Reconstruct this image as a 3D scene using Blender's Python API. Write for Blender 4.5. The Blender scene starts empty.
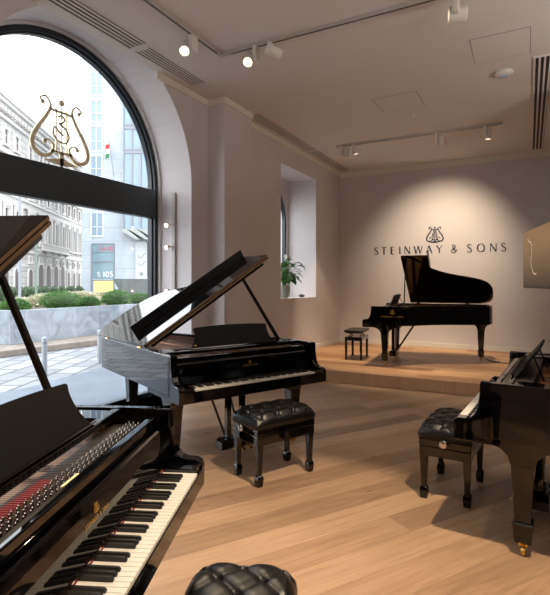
import bpy, bmesh, math, random
from math import sin, cos, pi, radians
from mathutils import Vector, Matrix, noise
random.seed(7)
scene = bpy.context.scene
C = scene.collection
A0 = .4864          # camera heading, to the left of +Y
CAMH = 1.553

# ------------------------------------------------------------------ materials
def lin(c):
    return tuple(((v/255)/12.92 if v/255 <= .04045 else ((v/255+.055)/1.055)**2.4) for v in c) + (1,)
def mat(name, rgb, rough=.5, metal=0, spec=.5, coat=0, emit=None, es=0, noise_amt=0, nscale=8, bump=0, bscale=200, trans=0, linear=False):
    m = bpy.data.materials.new(name); m.use_nodes = True
    nt = m.node_tree; b = nt.nodes['Principled BSDF']
    col = (tuple(rgb)+(1,)) if linear else lin(rgb)
    b.inputs['Base Color'].default_value = col
    b.inputs['Roughness'].default_value = rough
    b.inputs['Metallic'].default_value = metal
    b.inputs['Specular IOR Level'].default_value = spec
    b.inputs['Coat Weight'].default_value = coat
    b.inputs['Coat Roughness'].default_value = .02
    b.inputs['IOR'].default_value = 1.57 if name == 'piano_black' else 1.5
    if emit:
        b.inputs['Emission Color'].default_value = lin(emit); b.inputs['Emission Strength'].default_value = es
    tc = nt.nodes.new('ShaderNodeTexCoord')
    if noise_amt:
        n = nt.nodes.new('ShaderNodeTexNoise'); n.inputs['Scale'].default_value = nscale; n.inputs['Detail'].default_value = 5
        nt.links.new(tc.outputs['Object'], n.inputs['Vector'])
        r = nt.nodes.new('ShaderNodeValToRGB')
        r.color_ramp.elements[0].position = .3; r.color_ramp.elements[1].position = .7
        r.color_ramp.elements[0].color = tuple(max(0, v*(1-noise_amt)) for v in col[:3])+(1,)
        r.color_ramp.elements[1].color = tuple(min(1, v*(1+noise_amt)) for v in col[:3])+(1,)
        nt.links.new(n.outputs['Fac'], r.inputs['Fac']); nt.links.new(r.outputs['Color'], b.inputs['Base Color'])
    if bump:
        n = nt.nodes.new('ShaderNodeTexNoise'); n.inputs['Scale'].default_value = bscale
        nt.links.new(tc.outputs['Object'], n.inputs['Vector'])
        bm_ = nt.nodes.new('ShaderNodeBump'); bm_.inputs['Strength'].default_value = bump; bm_.inputs['Distance'].default_value = .002
        nt.links.new(n.outputs['Fac'], bm_.inputs['Height']); nt.links.new(bm_.outputs['Normal'], b.inputs['Normal'])
    return m

def plank_mat(name, ang, w, ln, c1, c2, c3, rough=.42):
    """oak boards: per-board colour, grain, knots, thin joints"""
    m = bpy.data.materials.new(name); m.use_nodes = True
    nt = m.node_tree; N = nt.nodes; L = nt.links; b = N['Principled BSDF']
    tc = N.new('ShaderNodeTexCoord'); mp = N.new('ShaderNodeMapping'); mp.vector_type = 'TEXTURE'
    mp.inputs['Rotation'].default_value = (0, 0, radians(ang))
    L.new(tc.outputs['Object'], mp.inputs['Vector'])
    sx = N.new('ShaderNodeSeparateXYZ'); L.new(mp.outputs[0], sx.inputs[0])
    def M(op, a, b_=None, c=None):
        n = N.new('ShaderNodeMath'); n.operation = op
        for i, v in enumerate((a, b_, c)):
            if v is None: continue
            if isinstance(v, (int, float)): n.inputs[i].default_value = v
            else: L.new(v, n.inputs[i])
        return n.outputs[0]
    yw = M('DIVIDE', sx.outputs['Y'], w); row = M('FLOOR', yw); fy = M('SUBTRACT', yw, row)
    wn = N.new('ShaderNodeTexWhiteNoise'); wn.noise_dimensions = '1D'; L.new(row, wn.inputs['W'])
    xl = M('ADD', M('DIVIDE', sx.outputs['X'], ln), M('MULTIPLY', wn.outputs['Value'], 7.3))
    colm = M('FLOOR', xl); fx = M('SUBTRACT', xl, colm)
    cb = N.new('ShaderNodeCombineXYZ'); L.new(row, cb.inputs[0]); L.new(colm, cb.inputs[1])
    wn2 = N.new('ShaderNodeTexWhiteNoise'); wn2.noise_dimensions = '2D'; L.new(cb.outputs[0], wn2.inputs['Vector'])
    # grain stretched along the board, offset per board
    cb2 = N.new('ShaderNodeCombineXYZ')
    L.new(M('MULTIPLY', sx.outputs['X'], 1.3), cb2.inputs[0]); L.new(M('MULTIPLY', sx.outputs['Y'], 16), cb2.inputs[1])
    L.new(M('MULTIPLY', wn2.outputs['Value'], 40), cb2.inputs[2])
    n1 = N.new('ShaderNodeTexNoise'); n1.inputs['Scale'].default_value = 1.6; n1.inputs['Detail'].default_value = 7; n1.inputs['Roughness'].default_value = .6; n1.inputs['Distortion'].default_value = .7
    L.new(cb2.outputs[0], n1.inputs['Vector'])
    fac = M('ADD', M('MULTIPLY', wn2.outputs['Value'], .42), M('MULTIPLY', n1.outputs['Fac'], .72))
    r = N.new('ShaderNodeValToRGB'); e = r.color_ramp.elements
    e[0].position = .12; e[0].color = lin(c1); e[1].position = .95; e[1].color = lin(c3)
    k = e.new(.5); k.color = lin(c2)
    L.new(fac, r.inputs['Fac'])
    # knots
    cb3 = N.new('ShaderNodeCombineXYZ')
    L.new(M('MULTIPLY', sx.outputs['X'], .8), cb3.inputs[0]); L.new(M('MULTIPLY', sx.outputs['Y'], 2.2), cb3.inputs[1])
    vo = N.new('ShaderNodeTexVoronoi'); vo.inputs['Scale'].default_value = 2.3; L.new(cb3.outputs[0], vo.inputs['Vector'])
    kn = N.new('ShaderNodeValToRGB'); ke = kn.color_ramp.elements
    ke[0].position = .02; ke[0].color = (.25, .17, .12, 1); ke[1].position = .085; ke[1].color = (1, 1, 1, 1)
    L.new(vo.outputs['Distance'], kn.inputs['Fac'])
    # joints
    gy = M('LESS_THAN', fy, .010/w*.3); gx = M('LESS_THAN', fx, .003/ln)
    gap = M('MAXIMUM', gy, gx)
    mx = N.new('ShaderNodeMix'); mx.data_type = 'RGBA'; mx.blend_type = 'MULTIPLY'; mx.inputs[0].default_value = .85
    L.new(r.outputs[0], mx.inputs[6]); L.new(kn.outputs[0], mx.inputs[7])
    mg = N.new('ShaderNodeMix'); mg.data_type = 'RGBA'; mg.blend_type = 'MIX'; L.new(M('MULTIPLY', gap, .55), mg.inputs[0])
    L.new(mx.outputs[2], mg.inputs[6]); mg.inputs[7].default_value = (.08, .045, .025, 1)
    L.new(mg.outputs[2], b.inputs['Base Color'])
    b.inputs['Roughness'].default_value = rough; b.inputs['Specular IOR Level'].default_value = .4
    return m

def slab_mat(name, c1, c2, sx_, sy_, joint=(120,120,125), rough=.7, ang=0, vert=False, msize=.01, veins=True):
    """cut stone slabs with joints and veins (brick texture); vert = laid on an upright face"""
    m = bpy.data.materials.new(name); m.use_nodes = True
    nt = m.node_tree; N = nt.nodes; L = nt.links; b = N['Principled BSDF']
    tc = N.new('ShaderNodeTexCoord'); s = N.new('ShaderNodeSeparateXYZ'); c = N.new('ShaderNodeCombineXYZ')
    mp = N.new('ShaderNodeMapping'); mp.inputs['Rotation'].default_value = (0, 0, radians(ang)); L.new(tc.outputs['Object'], mp.inputs[0])
    L.new(mp.outputs[0], s.inputs[0])
    if vert:
        ad = N.new('ShaderNodeMath'); ad.operation = 'ADD'; L.new(s.outputs[0], ad.inputs[0]); L.new(s.outputs[1], ad.inputs[1])
        L.new(ad.outputs[0], c.inputs[0]); L.new(s.outputs[2], c.inputs[1])
    else:
        L.new(s.outputs[0], c.inputs[0]); L.new(s.outputs[1], c.inputs[1])
    br = N.new('ShaderNodeTexBrick'); br.inputs['Scale'].default_value = 1
    br.inputs['Brick Width'].default_value = sx_; br.inputs['Row Height'].default_value = sy_
    br.inputs['Mortar Size'].default_value = msize; br.inputs['Mortar Smooth'].default_value = .1
    br.inputs['Color1'].default_value = lin(c1); br.inputs['Color2'].default_value = lin(c2); br.inputs['Mortar'].default_value = lin(joint)
    L.new(c.outputs[0], br.inputs['Vector'])
    n = N.new('ShaderNodeTexNoise'); n.inputs['Scale'].default_value = 2.2; n.inputs['Detail'].default_value = 8; n.inputs['Distortion'].default_value = 1.6
    L.new(tc.outputs['Object'], n.inputs['Vector'])
    r = N.new('ShaderNodeValToRGB'); r.color_ramp.elements[0].position = .32; r.color_ramp.elements[1].position = .62
    v = .62 if veins else .9
    r.color_ramp.elements[0].color = (v, v, v, 1)
    L.new(n.outputs['Fac'], r.inputs[0])
    mx = N.new('ShaderNodeMix'); mx.data_type = 'RGBA'; mx.blend_type = 'MULTIPLY'; mx.inputs[0].default_value = 1
    L.new(br.outputs['Color'], mx.inputs[6]); L.new(r.outputs[0], mx.inputs[7]); L.new(mx.outputs[2], b.inputs['Base Color'])
    b.inputs['Roughness'].default_value = rough
    return m

def glass_mat(name, tint=(1, 1, 1), refl=.06):
    m = bpy.data.materials.new(name); m.use_nodes = True
    nt = m.node_tree; N = nt.nodes; L = nt.links
    N.remove(N['Principled BSDF']); out = N['Material Output']
    t = N.new('ShaderNodeBsdfTransparent'); t.inputs[0].default_value = tuple(tint)+(1,)
    g = N.new('ShaderNodeBsdfGlossy'); g.inputs['Roughness'].default_value = 0
    fr = N.new('ShaderNodeLayerWeight'); fr.inputs['Blend'].default_value = .35
    mm = N.new('ShaderNodeMath'); mm.operation = 'MULTIPLY'; mm.inputs[1].default_value = .1; L.new(fr.outputs['Fresnel'], mm.inputs[0])
    mx = N.new('ShaderNodeMixShader'); L.new(mm.outputs[0], mx.inputs[0]); L.new(t.outputs[0], mx.inputs[1]); L.new(g.outputs[0], mx.inputs[2])
    L.new(mx.outputs[0], out.inputs[0])
    return m

BLACK = mat('piano_black', (3, 3, 4), .03, spec=.5)
BLACKM = mat('satin_black', (8, 8, 9), .35, spec=.25)
DESKM = mat('desk_black', (9, 9, 10), .5, spec=.15)
WALL = mat('wall_paint', (207, 200, 200), .9, noise_amt=.015, nscale=1.5, bump=.05)
WALLD = mat('unseen_wall_dark', (66, 60, 58), .8)  # unseen walls coloured dark so the black pianos mirror less light
CEIL = mat('ceiling_paint', (214, 206, 200), .92)
CROWN = mat('cornice_paint', (222, 214, 202), .8)
BASEB = mat('baseboard_paint', (215, 208, 200), .6)
FLOOR = plank_mat('oak_floor', 57, .22, 2.3, (100, 78, 60), (142, 113, 88), (176, 146, 118))
STAGE = plank_mat('oak_stage', 0, .24, 1.9, (104, 72, 50), (152, 112, 78), (196, 160, 124))
FRAME = mat('window_frame_black', (22, 27, 34), .35)
TRANS = mat('transom_dark_panel', (70, 77, 82), .4, spec=.2)
GLASS = glass_mat('window_glass')
CASING = mat('window_casing_white', (205, 203, 203), .6)
IVORY = mat('key_white', (178, 174, 167), .3)
EBONY = mat('key_black', (7, 7, 8), .3)
FELTR = mat('red_felt', (98, 10, 20), .95)
GOLDP = mat('bronze_plate', (150, 98, 46), .4, metal=.75)
STRING = mat('steel_strings', (190, 180, 175), .3, metal=1)
BRASS = mat('brass', (214, 170, 88), .25, metal=1)
CHROME = mat('nickel', (200, 195, 188), .18, metal=1)
MAPLE = mat('inner_rim_wood', (120, 76, 42), .4, noise_amt=.25, nscale=12)
EDGEW = mat('edge_wood', (128, 100, 70), .6, noise_amt=.2, nscale=20)
SOUNDB = mat('spruce_soundboard', (190, 140, 80), .5, noise_amt=.1, nscale=30)
LEATH = mat('black_leather', (6, 6, 7), .36, spec=.35, bump=.25, bscale=350)
FIXT = mat('white_fixture', (214, 208, 200), .45)
FIXG = mat('grey_track', (176, 170, 165), .45)
HATCHL = mat('hatch_joint', (128, 120, 114), .8)
SLOT = mat('vent_dark', (48, 44, 42), .8)
LENS = mat('lamp_lens', (255, 240, 215), .3, emit=(255, 226, 185), es=9)
LENSOFF = mat('lamp_lens_dim', (250, 240, 225), .3, emit=(255, 226, 190), es=1.2)
GOLD = mat('gilded_emblem', (242, 232, 200), .5)
NAVY = mat('navy_lettering', (22, 30, 52), .5)
GILT = mat('gilt_lettering', (190, 150, 80), .4, metal=.6)
MARBLE = slab_mat('planter_marble', (148, 155, 162), (100, 109, 120), .78, 2.0, joint=(95, 100, 108), vert=True, msize=.004)
CLAD = slab_mat('facade_marble', (180, 187, 194), (168, 176, 184), 2.6, 1.65, joint=(150, 158, 165), vert=True, msize=.035, veins=False)
PALST = slab_mat('palace_stone', (190, 186, 182), (182, 178, 174), 2.0, .75, joint=(140, 136, 132), vert=True, msize=.05, veins=False)
PALTR = mat('palace_trim', (202, 198, 194), .8)
COBB = slab_mat('street_setts', (140, 142, 146), (112, 115, 120), .7, .42, joint=(66, 66, 66), ang=63, msize=.025, veins=False)
ASPH = mat('smooth_pavement', (94, 103, 114), .7, noise_amt=.12, nscale=2)
SQUARE = mat('square_paving', (150, 150, 148), .8, noise_amt=.1, nscale=.4)
KERB = mat('granite_kerb', (122, 112, 104), .8, noise_amt=.2, nscale=5)
SOIL = mat('soil', (70, 58, 46), .95, noise_amt=.3, nscale=10)
PANE = mat('dark_pane', (104, 94, 94), .6, spec=.15)
PANEB = mat('blue_pane', (128, 146, 160), .15)
STEEL = mat('grey_steel', (122, 126, 132), .4)
BOLL = mat('bollard_steel', (150, 156, 160), .4, metal=.4)
GRANITE = mat('dark_granite', (84, 88, 86), .6, noise_amt=.2, nscale=2)
POT = mat('celadon_pot', (186, 196, 178), .35)
LEAF = mat('leaf_green', (74, 124, 58), .4, noise_amt=.35, nscale=9)
BUSHM = mat('box_leaf', (72, 112, 50), .8, noise_amt=.45, nscale=5)
BUSHD = mat('hedge_leaf', (96, 112, 88), .8, noise_amt=.4, nscale=2)
GRASSM = mat('dry_shrub', (176, 172, 146), .9, noise_amt=.3, nscale=3)
WHITEF = mat('white_spathe', (225, 230, 220), .6)
TWIG = mat('twig', (70, 56, 40), .9)
CABLE = mat('rubber_cable', (16, 16, 17), .6)

# ------------------------------------------------------------------ mesh helpers
def obj(name, bm, m, parent=None, smooth=False, bevel=0, seg=2, loc=None):
    me = bpy.data.meshes.new(name)
    bmesh.ops.recalc_face_normals(bm, faces=bm.faces)
    bm.to_mesh(me); bm.free()
    ms = m if isinstance(m, (list, tuple)) else [m]
    for x in ms: me.materials.append(x)
    if smooth:
        for p in me.polygons: p.use_smooth = True
    o = bpy.data.objects.new(name, me); C.objects.link(o)
    if parent is not None: o.parent = parent
    if loc is not None: o.location = loc
    if bevel:
        b = o.modifiers.new('bevel', 'BEVEL'); b.width = bevel; b.segments = seg; b.limit_method = 'ANGLE'; b.angle_limit = radians(40)
    return o
def tag(o, label, cat, group=None, kind=None):
    o['label'] = label; o['category'] = cat
    if group: o['group'] = group
    if kind: o['kind'] = kind
    return o
def thing(name, label, cat, loc=(0, 0, 0), rz=0, group=None):
    o = bpy.data.objects.new(name, None); C.objects.link(o); o.location = loc; o.rotation_euler = (0, 0, rz)
    o.empty_display_size = .1
    return tag(o, label, cat, group)
def struct(name, bm, m, **k):
    o = obj(name, bm, m, **k); o['kind'] = 'structure'; return o
def copy_tree(o, parent=None):
    c = o.copy(); C.objects.link(c); c.parent = parent
    for ch in list(o.children):
        if ch.type != 'LIGHT': copy_tree(ch, c)
    return c
def box(bm, x0, x1, y0, y1, z0, z1, M=None, mi=0):
    vs = [bm.verts.new((x, y, z)) for x in (x0, x1) for y in (y0, y1) for z in (z0, z1)]
    if M is not None:
        for v in vs: v.co = M @ v.co
    for f in ((0,1,3,2), (4,6,7,5), (0,4,5,1), (2,3,7,6), (0,2,6,4), (1,5,7,3)):
        fc = bm.faces.new([vs[i] for i in f]); fc.material_index = mi
    return vs
def BM(): return bmesh.new()
def boxb(*a): bm = BM(); box(bm, *a); return bm
def prism(bm, pts, ax, a, b, M=None):
    """polygon pts (2D) extruded along axis ax from a to b. ax 'x': pts=(y,z); 'y': (x,z); 'z': (x,y)"""
    def P(p, t):
        v = {'x': (t, p[0], p[1]), 'y': (p[0], t, p[1]), 'z': (p[0], p[1], t)}[ax]
        v = Vector(v); return M @ v if M is not None else v
    v0 = [bm.verts.new(P(p, a)) for p in pts]; v1 = [bm.verts.new(P(p, b)) for p in pts]
    n = len(pts)
    f0 = bm.faces.new(v0); f1 = bm.faces.new(v1[::-1])
    for i in range(n): bm.faces.new((v0[i], v0[(i+1) % n], v1[(i+1) % n], v1[i]))
    f0.normal_update(); f1.normal_update()
    bmesh.ops.triangulate(bm, faces=[f0, f1])
def tube(bm, pts, r, n=8, closed=False):
    pts = [Vector(p) for p in pts]; rings = []
    rs = r if isinstance(r, (list, tuple)) else [r]*len(pts)
    up = None
    for i, p in enumerate(pts):
        t = (pts[min(i+1, len(pts)-1)] - pts[max(i-1, 0)]).normalized()
        if up is None: up = Vector((0, 0, 1)) if abs(t.z) < .9 else Vector((1, 0, 0))
        s = t.cross(up).normalized(); u = s.cross(t).normalized(); up = u
        rings.append([bm.verts.new(p + (s*cos(2*pi*k/n) + u*sin(2*pi*k/n))*rs[i]) for k in range(n)])
    for a, b in zip(rings, rings[1:]):
        for k in range(n): bm.faces.new((a[k], a[(k+1) % n], b[(k+1) % n], b[k]))
    bm.faces.new(rings[0][::-1]); bm.faces.new(rings[-1])
def lathe(bm, prof, n=24, M=None, cap=True):
    rings = []
    for r, z in prof:
        ring = []
        for k in range(n):
            v = Vector((r*cos(2*pi*k/n), r*sin(2*pi*k/n), z))
            ring.append(bm.verts.new(M @ v if M is not None else v))
        rings.append(ring)
    for a, b in zip(rings, rings[1:]):
        for k in range(n): bm.faces.new((a[k], a[(k+1) % n], b[(k+1) % n], b[k]))
    if cap: bm.faces.new(rings[0][::-1]); bm.faces.new(rings[-1])
def taper(bm, cx, cy, secs, M=None):
    """stack of rectangular sections (z, half x, half y)"""
    rings = []
    for z, hx, hy in secs:
        ring = [bm.verts.new(Vector((cx+sx*hx, cy+sy*hy, z))) for sx, sy in ((-1,-1), (1,-1), (1,1), (-1,1))]
        if M is not None:
            for v in ring: v.co = M @ v.co
        rings.append(ring)
    for a, b in zip(rings, rings[1:]):
        for k in range(4): bm.faces.new((a[k], a[(k+1) % 4], b[(k+1) % 4], b[k]))
    bm.faces.new(rings[0][::-1]); bm.faces.new(rings[-1])
def cr(pts, n=8):
    """Catmull-Rom through 2D points"""
    P = [pts[0]] + list(pts) + [pts[-1]]; out = []
    for i in range(1, len(P)-2):
        p0, p1, p2, p3 = P[i-1], P[i], P[i+1], P[i+2]
        for k in range(n):
            t = k/n
            out.append(tuple(.5*((2*p1[j]) + (-p0[j]+p2[j])*t + (2*p0[j]-5*p1[j]+4*p2[j]-p3[j])*t*t + (-p0[j]+3*p1[j]-3*p2[j]+p3[j])*t**3) for j in range(len(p1))))
    out.append(tuple(pts[-1])); return out
def ribbon(bm, pts, M, th, closed=False):
    """pts = (x, y, width); flat stroke of thickness th, placed by M (x right, y up, z outwards)"""
    n = len(pts); L_ = []; R_ = []
    for i, (x, y, w) in enumerate(pts):
        a = pts[max(i-1, 0)]; b = pts[min(i+1, n-1)]
        dx, dy = b[0]-a[0], b[1]-a[1]; l = math.hypot(dx, dy) or 1
        nx, ny = -dy/l*w/2, dx/l*w/2
        L_.append((x+nx, y+ny)); R_.append((x-nx, y-ny))
    f = [[bm.verts.new(M @ Vector((p[0], p[1], z))) for p in side] for side in (L_, R_) for z in (0, th)]
    l0, l1, r0, r1 = f
    for i in range(n-1):
        bm.faces.new((l1[i], l1[i+1], r1[i+1], r1[i])); bm.faces.new((l0[i], r0[i], r0[i+1], l0[i+1]))
        bm.faces.new((l0[i], l0[i+1], l1[i+1], l1[i])); bm.faces.new((r0[i], r1[i], r1[i+1], r0[i+1]))
    bm.faces.new((l0[0], l1[0], r1[0], r0[0])); bm.faces.new((l0[-1], r0[-1], r1[-1], l1[-1]))

# ------------------------------------------------------------------ lettering strokes (height 1)
T_, K_ = .075, .15
def S_(x0=0):
    p = cr([(.52,.84),(.4,.96),(.25,.97),(.1,.86),(.12,.68),(.3,.53),(.5,.37),(.54,.18),(.42,.04),(.24,.02),(.04,.15)], 5)
    return [[(x, y, T_+(K_-T_)*max(0, 1-abs(i/(len(p)-1)-.5)*3)) for i, (x, y) in enumerate(p)]]
def ell(w, ang0=0, ang1=360, cx=.42, cy=.5, rx=.4, ry=.49):
    out = []
    for k in range(29):
        a = radians(ang0+(ang1-ang0)*k/28); out.append((cx+rx*cos(a), cy+ry*sin(a), T_+(K_-T_)*abs(cos(a))**1.5))
    return [out]
GL = {
 'S': (S_(), .58), 'T': ([[(0,.97,T_),(.7,.97,T_)], [(.35,.97,K_),(.35,0,K_)]], .7),
 'E': ([[(.06,0,K_),(.06,1,K_)], [(.06,.96,T_),(.42,.96,T_)], [(.06,.52,T_),(.38,.52,T_)], [(.06,.04,T_),(.44,.04,T_)]], .46),
 'I': ([[(.06,0,K_),(.06,1,K_)]], .12),
 'N': ([[(.05,0,T_),(.05,1,T_)], [(.05,1,K_),(.68,0,K_)], [(.68,0,T_),(.68,1,T_)]], .72),
 'W': ([[(0,1,K_),(.28,0,K_)], [(.28,0,T_),(.52,1,T_)], [(.52,1,K_),(.8,0,K_)], [(.8,0,T_),(1.06,1,T_)]], 1.06),
 'A': ([[(0,0,T_),(.37,1,T_)], [(.37,1,K_),(.76,0,K_)], [(.14,.34,T_),(.6,.34,T_)]], .78),
 'Y': ([[(0,1,K_),(.34,.48,K_)], [(.7,1,T_),(.34,.48,T_)], [(.34,.5,K_),(.34,0,K_)]], .7),
 'O': (ell(0), .84), 'G': (ell(0, 50, 350) + [[(.82,.45,K_),(.82,.15,K_)], [(.6,.45,T_),(.86,.45,T_)]], .86),
 'R': ([[(.06,0,K_),(.06,1,K_)], [(x, y, .09) for x, y in cr([(.06,.97),(.35,.96),(.48,.74),(.35,.52),(.06,.5)], 5)], [(.25,.5,K_),(.6,0,K_)]], .6),
 'D': ([[(.06,0,K_),(.06,1,K_)], [(x, y, .1) for x, y in cr([(.06,.97),(.4,.93),(.62,.5),(.4,.07),(.06,.03)], 6)]], .66),
 '&': ([[(x, y, .085) for x, y in cr([(.72,.36),(.5,.06),(.25,.0),(.06,.14),(.1,.36),(.32,.5),(.5,.66),(.5,.88),(.34,.98),(.2,.88),(.22,.7),(.42,.5),(.3,.42)], 5)], [(.3,.3,.06),(.78,.34,.06)]], .78),
 '1': ([[(.05,.8,.1),(.22,1,.1)], [(.22,1,.14),(.22,0,.14)]], .35),
 '0': ([[(x+ .0, y, .12) for x, y, w in ell(0, cx=.32, rx=.28)[0]]], .62),
 '5': ([[(x, y, .12) for x, y in cr([(.55,.95),(.15,.95),(.12,.55),(.4,.6),(.56,.35),(.4,.05),(.05,.08)], 5)]], .6),
 ' ': ([], .4),
}
def put_letter(ch, M, h, th):
    bm = BM()
    for st in GL[ch][0]: ribbon(bm, [(x*h, y*h, w*h) for x, y, w in st], M, th)
    return bm
def put_text(bm, text, M, h, th, gap=.28):
    tot = sum(GL[c][1] for c in text) + gap*(len(text)-1); x = -tot/2*h
    for ch in text:
        for st in GL[ch][0]: ribbon(bm, [(x+a*h, b*h, w*h) for a, b, w in st], M, th)
        x += (GL[ch][1]+gap)*h
def lyre_bm(bm, M, s, th, wk=1.0):
    """lyre emblem, about .78 wide and .86 high before scaling by s"""
    arm = cr([(-.235,.715),(-.27,.753),(-.206,.79),(-.158,.75),(-.145,.677),(-.206,.56),(-.315,.4),(-.37,.265),(-.336,.168),(-.228,.125),(-.13,.18),(-.108,.265),(-.163,.315),(-.225,.3)], 7)
    n = len(arm)
    for sg in (-1, 1):
        pts = []
        for i, (x, y) in enumerate(arm):
            t = i/(n-1); w = .014+.022*sin(pi*min(1, max(0, (t-.2)/.7)))
            pts.append((-sg*x*s, y*s, w*s*wk))
        ribbon(bm, pts, M, th)
        for cx, cy, r in ((.24,.715,.024), (.217,.283,.024)):
            disc(bm, -sg*-cx*s, cy*s, r*s, M, th)
    disc(bm, 0, .772*s, .036*s, M, th)
    ribbon(bm, [(-.15*s,.665*s,.02*s*wk),(.15*s,.665*s,.02*s*wk)], M, th)
    for x in (-.07, 0, .07): ribbon(bm, [(x*s,.2*s,.009*s*wk),(x*s,.72*s if x else .75*s,.009*s*wk)], M, th)
    ribbon(bm, [(-.14*s,.2*s,.022*s*wk),(.14*s,.2*s,.022*s*wk)], M, th)
    ribbon(bm, [(0,.06*s,.05*s),(0,.2*s,.05*s)], M, th)
    ribbon(bm, [(-.22*s,.085*s,.01*s),(-.09*s,.09*s,.05*s),(0,.1*s,.09*s),(.09*s,.09*s,.05*s),(.22*s,.085*s,.01*s)], M, th)
    amp = cr([(-.045,.6),(0,.63),(.04,.595),(.01,.545),(-.03,.53),(.05,.49),(.1,.41),(.06,.33),(-.04,.33),(-.11,.4),(-.09,.48),(-.02,.43),(.03,.41)], 6)
    ribbon(bm, [(x*s, y*s, .016*s*wk) for x, y in amp], M, th)
def disc(bm, x, y, r, M, th, n=16):
    a = [bm.verts.new(M @ Vector((x+r*cos(2*pi*k/n), y+r*sin(2*pi*k/n), 0))) for k in range(n)]
    b = [bm.verts.new(M @ Vector((x+r*cos(2*pi*k/n), y+r*sin(2*pi*k/n), th))) for k in range(n)]
    bm.faces.new(a[::-1]); bm.faces.new(b)
    for k in range(n): bm.faces.new((a[k], a[(k+1) % n], b[(k+1) % n], b[k]))

# ------------------------------------------------------------------ room shell
XA, XW, XI, XP = -4.0, -4.62, -3.92, -3.715     # arched wall face, outer face, inner wall face, pilaster face
YB, H, ST, YR = 10.63, 4.118, .18, 7.07
YN, XR = -3.2, 3.2
floor = struct('floor', boxb(XW, XR, YN, YB, -.12, 0), FLOOR)
ce = BM(); box(ce, XA, XR+.2, YN-.2, YB+.2, H, 4.9)
struct('ceiling', ce, CEIL)
struct('wall_back', boxb(XW, XR+.2, YB, YB+.25, -.1, 4.9), WALL)

def arch_hole_wall(bm, x0, x1, ya, yb, z0, z1, yc, zc, R, zs, n=40):
    """solid wall between x0<x1, ya<yb, z0<z1 with an arched opening (half width R, springing zc, sill zs)"""
    box(bm, x0, x1, ya, yc-R, z0, z1); box(bm, x0, x1, yc+R, yb, z0, z1)
    if zs > z0+.001: box(bm, x0, x1, yc-R, yc+R, z0, zs)
    for k in range(n):
        a0, a1 = pi*k/n, pi*(k+1)/n
        p, q = (yc-R*cos(a0), zc+R*sin(a0)), (yc-R*cos(a1), zc+R*sin(a1))
        vs = [bm.verts.new((x, y, z)) for x in (x0, x1) for y, z in (p, q, (q[0], z1), (p[0], z1))]
        bm.faces.new(vs[:4]); bm.faces.new(vs[4:][::-1]); bm.faces.new((vs[0], vs[1], vs[5], vs[4])); bm.faces.new((vs[2], vs[3], vs[7], vs[6]))
YC, ZC, RB = 3.69, 2.87, 1.475
YC2 = -.9
bm = BM()
arch_hole_wall(bm, XW, XA, 1.4, 5.53, -.12, 4.9, YC, ZC, RB, 0)
arch_hole_wall(bm, XW, XA, YN-.2, 1.4, -.12, 4.9, YC2, ZC, RB, 0)
wl = struct('wall_left', bm, WALL)
bm = BM(); box(bm, XW, XP, 5.53, 6.27, -.12, 4.9); struct('wall_pilaster', bm, WALL)
# inner left wall with the deep recess of the small window
WY0, WY1, WZ0, WZ1 = 7.636, 9.244, 1.262, 3.71
bm = BM()
XQ = -4.56
box(bm, XQ, XI, 6.27, WY0, -.12, 4.9); box(bm, XQ, XI, WY1, YB, -.12, 4.9)
box(bm, XQ, XI, WY0, WY1, -.12, WZ0); box(bm, XQ, XI, WY0, WY1, WZ1, 4.9)
wyc, wr, wzc = 8.44, .72, 2.86
arch_hole_wall(bm, XQ-.14, XQ, 6.27, YB, -.12, 4.9, wyc, wzc, wr, WZ0+.02)
struct('wall_left', bm, WALL)
# right wall with a pier that carries the screen, plain near wall behind the camera
bm = BM(); box(bm, XR, XR+.2, YN, YB, -.12, 4.9); box(bm, 1.0, XR, 6.6, YB, -.12, 4.9); struct('wall_right', bm, WALLD)
bm = BM()
box(bm, XW, XR+.2, YN-.2, YN, -.12, 4.9)
struct('wall_near', bm, WALLD)

# cornice runs
def run(name, pts, z0, z1, d, m):
    bm = BM()
    for (x0, y0, x1, y1, sx, sy) in pts:
        xs = sorted((x0, x1)); ys = sorted((y0, y1))
        box(bm, xs[0]+min(0, sx)*d, xs[1]+max(0, sx)*d, ys[0]+min(0, sy)*d, ys[1]+max(0, sy)*d, z0, z1)
    return struct(name, bm, m)
run('trim_1', [(XI, 6.27, XI, YB, 1, 0)], H-.085, H, .035, CROWN)
run('trim_2', [(XI+.035, YB, 1.0, YB, 0, -1)], H-.12, H, .035, CROWN)
run('trim_3', [(XP, 5.53-.03, XP, 6.27, 1, 0), (XA, 5.53, XP, 5.53, 0, -1)], H-.085, H, .03, CROWN)
run('trim_4', [(XA, 4.46, XA, 5.50, 1, 0)], H-.085, H, .03, CROWN)
run('baseboard_back', [(XI+.018, YB, 1.0, YB, 0, -1)], ST, ST+.095, .018, BASEB)
run('baseboard_left', [(XI, YR, XI, YB, 1, 0)], ST, ST+.095, .018, BASEB)
run('baseboard_left', [(XI, 6.27, XI, YR, 1, 0)], 0, .095, .018, BASEB)
run('baseboard_pilaster', [(XP, 5.53, XP, 6.27, 1, 0)], 0, .095, .018, BASEB)

# stage
bm = BM(); box(bm, XI+.001, .999, YR, YB-.001, 0, ST)
tag(obj('stage_platform', bm, STAGE, bevel=.006), 'low oak-planked platform against the lettered back wall', 'platform')

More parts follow.
